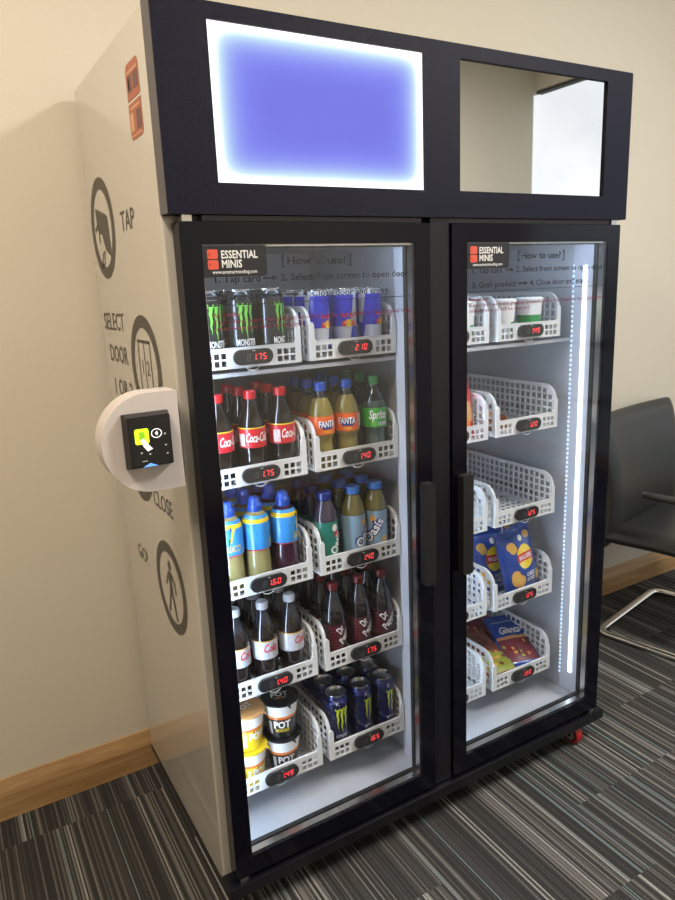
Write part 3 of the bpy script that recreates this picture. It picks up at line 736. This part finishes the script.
def art_rb(g):
    R_ = .029; f = cyl(R_+.0007, 0, 0); n = 24
    for a0, a1, z0, z1, m in ((-1.7, .35, .070, .145, 'rbblue'), (.15, 1.5, .02, .070, 'rbblue'), (1.7, 3.0, .075, .140, 'rbblue'), (-3, -1.7, .02, .075, 'rbblue')):
        sk = .012
        v = [(R_*(a0+(a1-a0)*i/n)+(sk*(j/3-.5)), z0+(z1-z0)*j/3, 0) for j in range(4) for i in range(n+1)]
        g.add(v, [(j*(n+1)+i, j*(n+1)+i+1, (j+1)*(n+1)+i+1, (j+1)*(n+1)+i) for j in range(3) for i in range(n)], m, f)
    f = cyl(R_+.0013, 0, 0)
    g.add(*disc(0, .078, .010, .009, 14, 2), 'yellow', f); f2 = cyl(R_+.0017, 0, 0)
    for s in (-1, 1): g.add(*flat([(s*.018, .070), (s*.016, .082), (s*.006, .086), (s*.002, .078), (s*.008, .072)]), 'red', f2)
    g.add(*text('Red Bull', .034, .010, .02, x=-.017, y=.092), 'red', f2)
T['rb'] = can('energy_drink_can', 'can', 'silver', .029, .160, art_rb)
def pot(body, lid, flame):
    root = empty('noodle_pot', (0, 0, 0), '', 'pot'); g = G()
    r0, r1, h = .036, .0475, .100
    rr = lambda z: r0+(r1-r0)*z/h
    zs = [0, .006, .040, .058, .066, .095]
    g.lathe([(0, .001)]+[(rr(z), z) for z in zs]+[(.0495, .096), (.050, .100), (.048, .101)], ['black', body, body, body, flame, 'pwhite', 'pwhite', 'pwhite', 'pwhite'], 36)
    cm = lambda z, a=0: (lambda u, v, w=0: ((rr(z+v)+.0006)*math.sin(u/.04+a), -(rr(z+v)+.0006)*math.cos(u/.04+a), z+v))
    g.add(*text('POT', .044, .020, .035, x=-.022, y=0), 'pwhite', cm(.032, -.1)); g.add(*text('NOODLE', .036, .009, .02, x=-.018, y=0), 'yellow', cm(.020, -.1))
    for k in range(4): g.add(*flat([(-.012+.008*k, 0), (-.006+.008*k, 0), (-.008+.008*k, .009)]), 'brown', cm(.052, -.1))
    for k in range(3): g.add(*sheet(-.036+.003*k, 0, -.0345+.003*k, .040, 1, 3), 'pwhite', cm(.012, -.1))
    g.build('cup', root, auto=50)
    g = G(); g.lathe([(.0505, .0985), (.0510, .1025), (.047, .1035), (0, .1030)], lid, 36)
    g.add(*flat([(.008, -.050), (.020, -.0465), (.017, -.062)]), lid, lambda u, v, w=0: (u, v, .1025 if v > -.06 else .097))
    g.add(*text('POT', .046, .018, .03, x=-.023, y=-.004), 'pwhite', lambda u, v, w=0: (u, v, .1040))
    g.add(*text('NOODLE', .03, .008, .02, x=-.015, y=-.016), 'gold', lambda u, v, w=0: (u, v, .1040)); g.build('lid', root)
    return root
T['poty2'] = pot('yellow', 'yellow', 'flame'); T['potb'] = pot('black', 'black', 'flame'); T['poty'] = pot('yellow', 'tan', 'flame')

used = set()
def place(kind, x, y, z, label, group, rz=0, cat=None):
    if kind not in used: o = T[kind]; used.add(kind)
    else: o = copy_tree(T[kind])
    o.location = (x, y, z); o.rotation_euler = (0, 0, rz); o['label'] = label; o['group'] = group
    return o
deep = ['front', 'second', 'third']; cols = ['left', 'middle', 'right']
J = random.Random(3)
def fill(row, xs, kinds, desc, group, y0=.160, dy=.068, deepn=3, rots=None, stag=0):
    for d in range(deepn):
        for c, x in enumerate(xs):
            kd = kinds[c]; ds = desc[c] if isinstance(desc, (list, tuple)) else desc
            rz = (rots[c] if rots and d == 0 else J.uniform(-.5, .5))
            place(kd, x+J.uniform(-.002, .002), y0+dy*d+stag*c, ZR[row]+.0035, f'{ds}, {deep[d]} row {cols[c]}', group[c] if isinstance(group, (list, tuple)) else group, rz)
fill(0, (.1195, .195, .271), ['mblack']*3, 'tall black can with green claw logo', 'tall black cans on the top shelf', rots=(.1, -.1, .35))
fill(0, (.398, .473, .548), ['rb']*3, 'blue and silver energy drink can', 'blue and silver cans on the top shelf', y0=.162, rots=(.4, -.2, .5))
fill(1, (.122, .203, .283), ['coke']*3, 'cola bottle with red cap and red label', 'red-label cola bottles', rots=(.3, -.2, .2))
fill(1, (.393, .468, .550), ['fanta', 'fanta', 'sprite'], ['orange soda bottle with blue cap', 'orange soda bottle with blue cap', 'green-label lemonade bottle with green cap'], ['orange soda bottles', 'orange soda bottles', 'green lemonade bottles'], rots=(.0, -.5, -.25))
fill(2, (.127, .200, .273), ['luc', 'luc', 'lucp'], ['pale sports drink bottle with blue cap', 'pale sports drink bottle with blue cap', 'purple sports drink bottle with blue cap'], 'sports drink bottles', rots=(-.7, .45, .15), y0=.163, dy=.073)
fill(2, (.391, .474, .545), ['oasisg', 'oasis', 'oasis'], ['fruit drink bottle with teal label and navy cap', 'fruit drink bottle with pale blue label', 'fruit drink bottle with pale blue label'], 'fruit drink bottles', rots=(.2, .8, -.4), y0=.158, dy=.070)
fill(3, (.122, .199, .275), ['dcoke']*3, 'cola bottle with silver label and grey cap', 'silver-label cola bottles', rots=(.2, -.15, .15), y0=.158)
fill(3, (.402, .483, .555), ['drp']*3, 'dark soda bottle with red cap and maroon label', 'dark soda bottles with red caps', rots=(.5, .3, .1), y0=.160)
fill(4, (.400, .478, .5535), ['mblue']*3, 'blue energy can with yellow claw logo', 'blue cans on the bottom shelf', rots=(-.3, .15, .1), y0=.165, dy=.070)
PZ = ZR[4]+.0035
place('potb', .236, .175, PZ, 'black noodle pot under another, right stack in bottom tray', 'noodle pots', -.1)
place('potb', .236, .175, PZ+.1052, 'black noodle pot on top of the right stack in bottom tray', 'noodle pots', -.25)
place('poty2', .1375, .175, PZ, 'yellow noodle pot with yellow lid under another, left stack in bottom tray', 'noodle pots', .5)
place('poty', .1375, .175, PZ+.1052, 'yellow noodle pot with tan lid on top of the left stack', 'noodle pots', .4)

# snack packets -----------------------------------------------------
def packet(name, cat, label, w, h, t, front_m, loc, rot, art, group=None, seed=0):
    o = bpy.data.objects.new(name, None); C.objects.link(o)
    o['label'] = label; o['category'] = cat
    if group: o['group'] = group
    rnd = random.Random(seed); ph = [rnd.uniform(0, 6) for _ in range(4)]
    def S(u, v, sgn=1, off=0):
        a, b = 2*u/w, 2*(v-h/2)/h
        k = max(0, (1-abs(a)**3.2))**.6*max(0, (1-abs(b)**5))**.8
        cr = .0022*math.sin(a*7+ph[0]+b*3)*math.sin(b*5+ph[1])*(k > 0)*k+.0015*math.sin(b*22+ph[2])*(abs(b) > .75)*k**.5
        return (u*(1-.06*(1-abs(b)**3)), -sgn*(t/2*k+cr+off+.0006), v)
    g = G(); nx, ny = 18, 24
    for sgn in (1, -1):
        v, f = sheet(-w/2, 0, w/2, h, nx, ny); g.add(v, f, front_m if sgn == 1 or True else 'silver', lambda a, b, c=0: S(a, b, sgn))
    n = (nx+1)*(ny+1); k = g.mi('silver')
    per = [i for i in range(nx+1)]+[(j+1)*(nx+1)-1 for j in range(1, ny+1)]+[ny*(nx+1)+i for i in range(nx-1, -1, -1)]+[j*(nx+1) for j in range(ny-1, 0, -1)]
    for a, b in zip(per, per[1:]+per[:1]): g.f.append((a, b, b+n, a+n)); g.m.append(k)
    art(g, lambda off: (lambda a, b, c=0: S(a, b, 1, off)), w, h)
    q = g.build('packet_body', o, smooth=True)
    g = G(); 
    for z0, z1 in ((-.010, .001), (h-.001, h+.010)):
        v, f = sheet(-w/2*.99, z0, w/2*.99, z1, 24, 2); g.add(v, f, front_m, lambda a, b, c=0: (a, .0009*math.sin(a*700), b)); 
    g.build('seal_edge', o)
    o.location = loc; o.rotation_euler = rot
    return o
def art_crisps(g, S, w, h):
    g.add(*disc(.016, h*.55, .038, .040, 28, 4), 'yellow', S(.0010)); g.add(*sheet(-.021, h*.55-.013, .053, h*.55+.013, 12, 2), 'red', S(.0018))
    g.add(*text('WALKERS', .062, .014, .02, x=-.015, y=h*.55-.007), 'white', S(.0024))
    for x, y, a, b in ((-.040, h*.26, .022, .026), (-.022, h*.18, .024, .022), (-.038, h*.78, .018, .014), (-.030, h*.72, .016, .014), (.045, h*.88, .016, .012), (.062, h*.17, .010, .020)):
        g.add(*disc(x, y, a, b, 18, 3), 'crisp', S(.0014)); g.add(*disc(x, y, a*.7, b*.7, 14, 2), 'gold', S(.0020))
    g.add(*disc(.012, h*.86, .010, .010, 12, 2), 'pwhite', S(.0016))
    g.add(*text('CHEESE', .038, .012, .02, x=.008, y=h*.22), 'pwhite', S(.0018)); g.add(*text('& ONION', .038, .012, .02, x=.008, y=h*.14), 'pwhite', S(.0018))
zb = ZR[3]+.014
gb_ = 'blue crisp packets in the fourth tray'
packet('crisp_packet', 'crisp packet', 'blue crisp packet at the front right, showing potato crisps', .165, .200, .045, 'bagblue', (1.103, .162, zb), (math.radians(-12), math.radians(-5), math.radians(6)), art_crisps, gb_, 1)
packet('crisp_packet', 'crisp packet', 'blue crisp packet leaning behind, left of the front packet', .140, .185, .040, 'bagblue', (1.016, .222, zb), (math.radians(-12), math.radians(3), math.radians(-2)), art_crisps, gb_, 2)
packet('crisp_packet', 'crisp packet', 'blue crisp packet standing rearmost behind the other two', .140, .190, .040, 'bagblue', (1.10, .285, zb), (math.radians(-10), math.radians(8), math.radians(3)), art_crisps, gb_, 3)
packet('crisp_packet', 'crisp packet', 'blue crisp packet at the back left of the tray', .140, .190, .036, 'bagblue', (1.018, .345, zb), (math.radians(-8), math.radians(-3), math.radians(-3)), art_crisps, gb_, 5)
def art_candy(g, S, w, h):
    g.add(*sheet(-w*.46, h*.05, w*.46, h*.50, 10, 6), 'candyred', S(.0010)); g.add(*sheet(-w*.46, h*.50, w*.46, h*.56, 8, 1), 'tan', S(.0014))
    g.add(*text('Giants', w*.62, .026, .03, .25, x=-w*.28, y=h*.62), 'white', S(.0020)); g.add(*sheet(-w*.4, h*.86, w*.3, h*.885, 8, 1), 'paleblue', S(.0016))
    for k in range(16): g.add(*disc(-w*.40+(k*37 % 97)/97*w*.8, h*.10+(k*53 % 89)/89*h*.34, .008, .006, 10, 2), ('candygreen', 'maroon', 'peach', 'darkred')[k % 4], S(.0018+.0003*(k % 4)))
def art_candy2(g, S, w, h):
    g.add(*sheet(-w*.46, h*.05, w*.46, h*.45, 10, 6), 'candygreen', S(.0010))
    for k in range(14): g.add(*disc(-w*.40+(k*41 % 97)/97*w*.8, h*.08+(k*59 % 89)/89*h*.40, .009, .007, 10, 2), ('gold', 'peach', 'candygreen', 'brown')[k % 4], S(.0018+.0003*(k % 4)))
    g.add(*text('Mix', w*.5, .024, .03, .2, x=-w*.25, y=h*.64), 'maroon', S(.0020))
gc = 'candy packets in the bottom tray'
zb = ZR[4]+.012
packet('candy_packet', 'candy packet', 'blue and red candy packet lying at the front right', .130, .195, .020, 'bagblue', (1.108, .150, zb+.012), (math.radians(-66), 0, math.radians(-16)), art_candy, gc, 4)
packet('candy_packet', 'candy packet', 'yellow-green and brown candy packet at the front left', .115, .185, .022, 'brown', (1.008, .140, zb+.012), (math.radians(-72), 0, math.radians(-4)), art_candy2, gc, 5)
packet('candy_packet', 'candy packet', 'blue and red candy packet lying behind the front one', .130, .195, .020, 'bagblue', (1.092, .318, zb+.018), (math.radians(-60), 0, math.radians(-10)), art_candy, gc, 6)
packet('candy_packet', 'candy packet', 'brown candy packet at the back left of the tray', .105, .185, .022, 'brown', (1.000, .315, zb+.018), (math.radians(-70), 0, math.radians(-2)), art_candy2, gc, 7)
def art_red(g, S, w, h):
    g.add(*disc(0, h*.3, .030, .045, 18, 3), 'flame', S(.001)); g.add(*text('Max', .06, .024, .03, x=-.03, y=h*.62), 'white', S(.0015)); g.add(*disc(.03, h*.45, .016, .03, 14, 2), 'tan', S(.0018))
packet('crisp_packet', 'crisp packet', 'red and orange snack packet beside the right door handle', .120, .150, .035, 'red', (.836, .152, ZR[1]+.014), (math.radians(-12), math.radians(4), math.radians(10)), art_red, None, 8)
# small brown bars, second tray of right stack
for k in range(3):
    o = bpy.data.objects.new('snack_bar', None); C.objects.link(o)
    o['label'] = ('bottom', 'middle', 'topmost')[k]+' brown snack bar in the low pile, second tray'; o['category'] = 'snack bar'; o['group'] = 'brown snack bars'
    g = G(); v, f = plate(rrect(-.035, -.05, .035, .05, .006, 3), (), .012); g.add(v, f, ('brown', 'tan', 'brown')[k], lambda u, vv, w: (u, vv, w+.006)); g.build('wrapper', o, bevel=.003)
    g = G(); g.add(*flat(rect(-.02, -.03, .02, .03)), ('tan', 'brown', 'tan')[k], lambda u, v, w=0: (u, v, .0124)); g.build('print', o)
    o.location = (1.005+.006*k, .215+.01*k, ZR[1]+.0035+.0132*k); o.rotation_euler = (0, 0, .1-.15*k)
# white tubs, top tray of right stack
def tub(x, y, lab, band, zr=0):
    o = empty('snack_tub', (x, y, ZR[zr]+.0035), lab, 'tub', 'white tubs on the top shelf')
    g = G(); g.lathe([(0, .001), (.030, 0), (.031, .01), (.033, .03), (.0345, .062), (.037, .100)], ['pwhite', 'pwhite', 'pwhite', band, 'pwhite'], 32)
    g.add(*text('g', None, .026, .02, x=-.008, y=.02), 'green', cyl(.0365, .01, .1)); g.build('cup', o, smooth=True)
    g = G(); g.lathe([(.038, .099), (.040, .101), (.040, .108), (.036, .112), (.034, .112), (.033, .109), (0, .109)], 'pwhite', 32); g.build('lid', o, auto=40)
tub(1.000, .165, 'plain white lidded tub, left of the pair on top shelf', 'pwhite'); tub(1.105, .165, 'white lidded tub with a green band, right of the pair', 'green')
tub(.850, .165, 'white lidded tub in the tray left of the pair', 'pwhite')

# ------------------------------------------------------------------ chair
th = math.atan2(.218, .976)
ch = empty('cantilever_chair', (1.862, .465, 0), 'black leather cantilever armchair with chrome sled base beside the vending machine', 'chair', rz=th)
CW = .56
g = G()   # sled frame: floor U, up the front, back along the arms
rear = .0
pts = [(.0, -.50, .63), (.0, -.50, .012), (.0, 0, .012), (CW, 0, .012), (CW, -.50, .012), (CW, -.50, .63)]
sweep(fillet(pts, .055, 7), .0165, .009, 'chrome', g, 12); 
sweep([(.0, -.42, .415), (CW, -.42, .415)], .012, .008, 'chrome', g, 10)
sweep([(.0, -.515, .415), (.0, -.30, .415)], .01, .008, 'chrome', g, 10); sweep([(CW, -.515, .415), (CW, -.30, .415)], .01, .008, 'chrome', g, 10)
g.build('frame', ch, auto=50)
g = G(); 
for x, y in ((.0, -.06), (.06, .0), (CW, -.06), (.0, -.42), (CW, -.42)): g.box((x-.012, y-.02, .0), (x+.012, y+.02, .0045), 'rubber')
g.build('glide', ch)
def shell(fn, nx, ny, t, m, name):
    """closed sheet of thickness t around surface fn(a,b)->point, normal by fn2"""
    g = G(); v = []
    for s in (1, -1):
        for j in range(ny+1):
            for i in range(nx+1):
                a, b = i/nx, j/ny; p = Vector(fn(a, b)); da = Vector(fn(min(1, a+.01), b))-Vector(fn(max(0, a-.01), b)); db = Vector(fn(a, min(1, b+.01)))-Vector(fn(a, max(0, b-.01)))
                n = da.cross(db).normalized(); ed = min(a, 1-a)*nx/1.0; eb = min(b, 1-b)*ny/1.0
                k = math.sqrt(max(0, 1-(1-min(1, ed))**2))*math.sqrt(max(0, 1-(1-min(1, eb))**2)); k = .25+.75*k
                v.append(tuple(p+n*s*t/2*k))
    n1 = (nx+1)*(ny+1); f = []
    for j in range(ny):
        for i in range(nx):
            q = (j*(nx+1)+i, j*(nx+1)+i+1, (j+1)*(nx+1)+i+1, (j+1)*(nx+1)+i); f.append(q); f.append(tuple(x+n1 for x in reversed(q)))
    per = list(range(nx+1))+[(j+1)*(nx+1)-1 for j in range(1, ny+1)]+[ny*(nx+1)+i for i in range(nx-1, -1, -1)]+[j*(nx+1) for j in range(ny-1, 0, -1)]
    for a, b in zip(per, per[1:]+per[:1]): f.append((b, a, a+n1, b+n1))
    g.add(v, f, m); o = g.build(name, ch, smooth=True); s = o.modifiers.new('sub', 'SUBSURF'); s.levels = 1; s.render_levels = 2; return o
def seatf(a, b):
    x = -.012+(CW+.07)*a; y = .03-.51*b
    z = .435-.012*math.sin(PI*a)+.01*math.sin(PI*b)-.05*max(0, b-.85)**1.0*2+.03*max(0, .12-b)*3
    return (x, y, z)
shell(seatf, 12, 12, .072, 'leather', 'seat')
def backf(a, b):
    s = 2*a-1; z = .39+.55*b
    bow = .035*(s*s)
    wid = CW/2+.070
    xw = wid-.020*math.sin(PI*min(1, b*1.15))+.012*b
    y = .025-bow*(1-.3*b)+.055*b*b-.045*math.sin(PI*b*.9)*(.6)
    z -= .012*a*b
    return (CW/2+.057+s*xw, y, z)
shell(backf, 14, 16, .055, 'leather', 'backrest')
for x in (0, CW):
    g = G(); sweep([(x, -.155, .652), (x, -.18, .651), (x, -.22, .650), (x, -.30, .650), (x, -.42, .650), (x, -.50, .648), (x, -.53, .642)], .024, .011, 'arm', g, 12)
    # taper the free tips
    for i, p in enumerate(g.v):
        k = .35 if i < 12 else (.75 if i < 24 else 1)
        g.v[i] = (x+(p[0]-x)*k, p[1], p[2])
    g.build('armrest', ch, smooth=True)

# ------------------------------------------------------------------ lights
def area(name, loc, size, power, col, rot=(0, 0, 0), shape='RECTANGLE'):
    l = bpy.data.lights.new(name, 'AREA'); l.shape = shape; l.size = size[0]; l.size_y = size[1]; l.energy = power; l.color = col
    o = bpy.data.objects.new(name, l); C.objects.link(o); o.location = loc; o.rotation_euler = rot; return o
def ceiling_light(x, y, power, col, s, lab):
    e = empty('ceiling_light', (x, y, ZC), lab, 'light')
    g = G(); v, f = plate(rrect(-s/2-.03, -s/2-.03, s/2+.03, s/2+.03, .01, 3), [rect(-s/2, -s/2, s/2, s/2)], .02); g.add(v, f, 'frame_white', lambda u, vv, w: (u, vv, -.0105+w)); g.build('light_frame', e)
    a = area('lamp', (0, 0, -.022), (s, s), power, col); a.parent = e
ceiling_light(-.9, -.75, 60, (1, .85, .66), .6, 'square warm ceiling light panel above the left side')
ceiling_light(1.9, -1.4, 94, (1, .97, .90), .6, 'added neutral ceiling panel towards the window, standing in for daylight')  # extra lamp making up for weak window daylight
w = bpy.data.worlds.new('overcast_sky'); bpy.context.scene.world = w; w.use_nodes = True; nt = w.node_tree
N = nt.nodes.new; L = nt.links.new; bg = nt.nodes['Background']
tc = N('ShaderNodeTexCoord'); sp = N('ShaderNodeSeparateXYZ'); L(tc.outputs['Generated'], sp.inputs[0])
nz = N('ShaderNodeTexNoise'); nz.inputs['Scale'].default_value = 4; nz.inputs['Detail'].default_value = 5; L(tc.outputs['Generated'], nz.inputs['Vector'])
cr = N('ShaderNodeValToRGB'); cr.color_ramp.elements[0].position = .35; cr.color_ramp.elements[0].color = (.62, .66, .70, 1); cr.color_ramp.elements[1].position = .65; cr.color_ramp.elements[1].color = (.9, .93, .95, 1); L(nz.outputs['Fac'], cr.inputs[0])
mr = N('ShaderNodeMapRange'); mr.inputs[1].default_value = -.03; mr.inputs[2].default_value = .05; L(sp.outputs[2], mr.inputs[0])
mx = N('ShaderNodeMix'); mx.data_type = 'RGBA'; mx.inputs[6].default_value = (.30, .34, .30, 1); L(mr.outputs[0], mx.inputs[0]); L(cr.outputs[0], mx.inputs[7]); L(mx.outputs[2], bg.inputs[0])
bg.inputs[1].default_value = 1.4

# ------------------------------------------------------------------ camera
cam = bpy.data.cameras.new('camera'); co = bpy.data.objects.new('camera', cam); C.objects.link(co)
R3 = [[0.860661661214153, 0.4859982868656704, 0.1518788006264466], [-0.5075147956772577, 0.8428842997751181, 0.17881495843827003], [-0.04111249304975192, -0.23097991764705922, 0.9720895229139094]]
m4 = Matrix(((R3[0][0], R3[0][2], -R3[0][1], -0.4268430870689219), (R3[1][0], R3[1][2], -R3[1][1], -1.337231034420652), (R3[2][0], R3[2][2], -R3[2][1], 1.4976628968039762), (0, 0, 0, 1)))
co.matrix_world = m4; cam.sensor_width = 36; cam.sensor_fit = 'AUTO'; cam.lens = 694.9969/900*36; cam.clip_start = .02
bpy.context.scene.camera = co
bpy.context.scene.cycles.transparent_max_bounces = 16
bpy.context.scene.cycles.max_bounces = 8
bpy.context.scene.cycles.use_denoising = True
bpy.context.scene.cycles.denoising_prefilter = 'ACCURATE'
bpy.context.scene.cycles.use_adaptive_sampling = False
bpy.context.scene.cycles.sample_clamp_indirect = 4
bpy.context.scene.cycles.blur_glossy = .3
bpy.context.scene.cycles.caustics_reflective = False
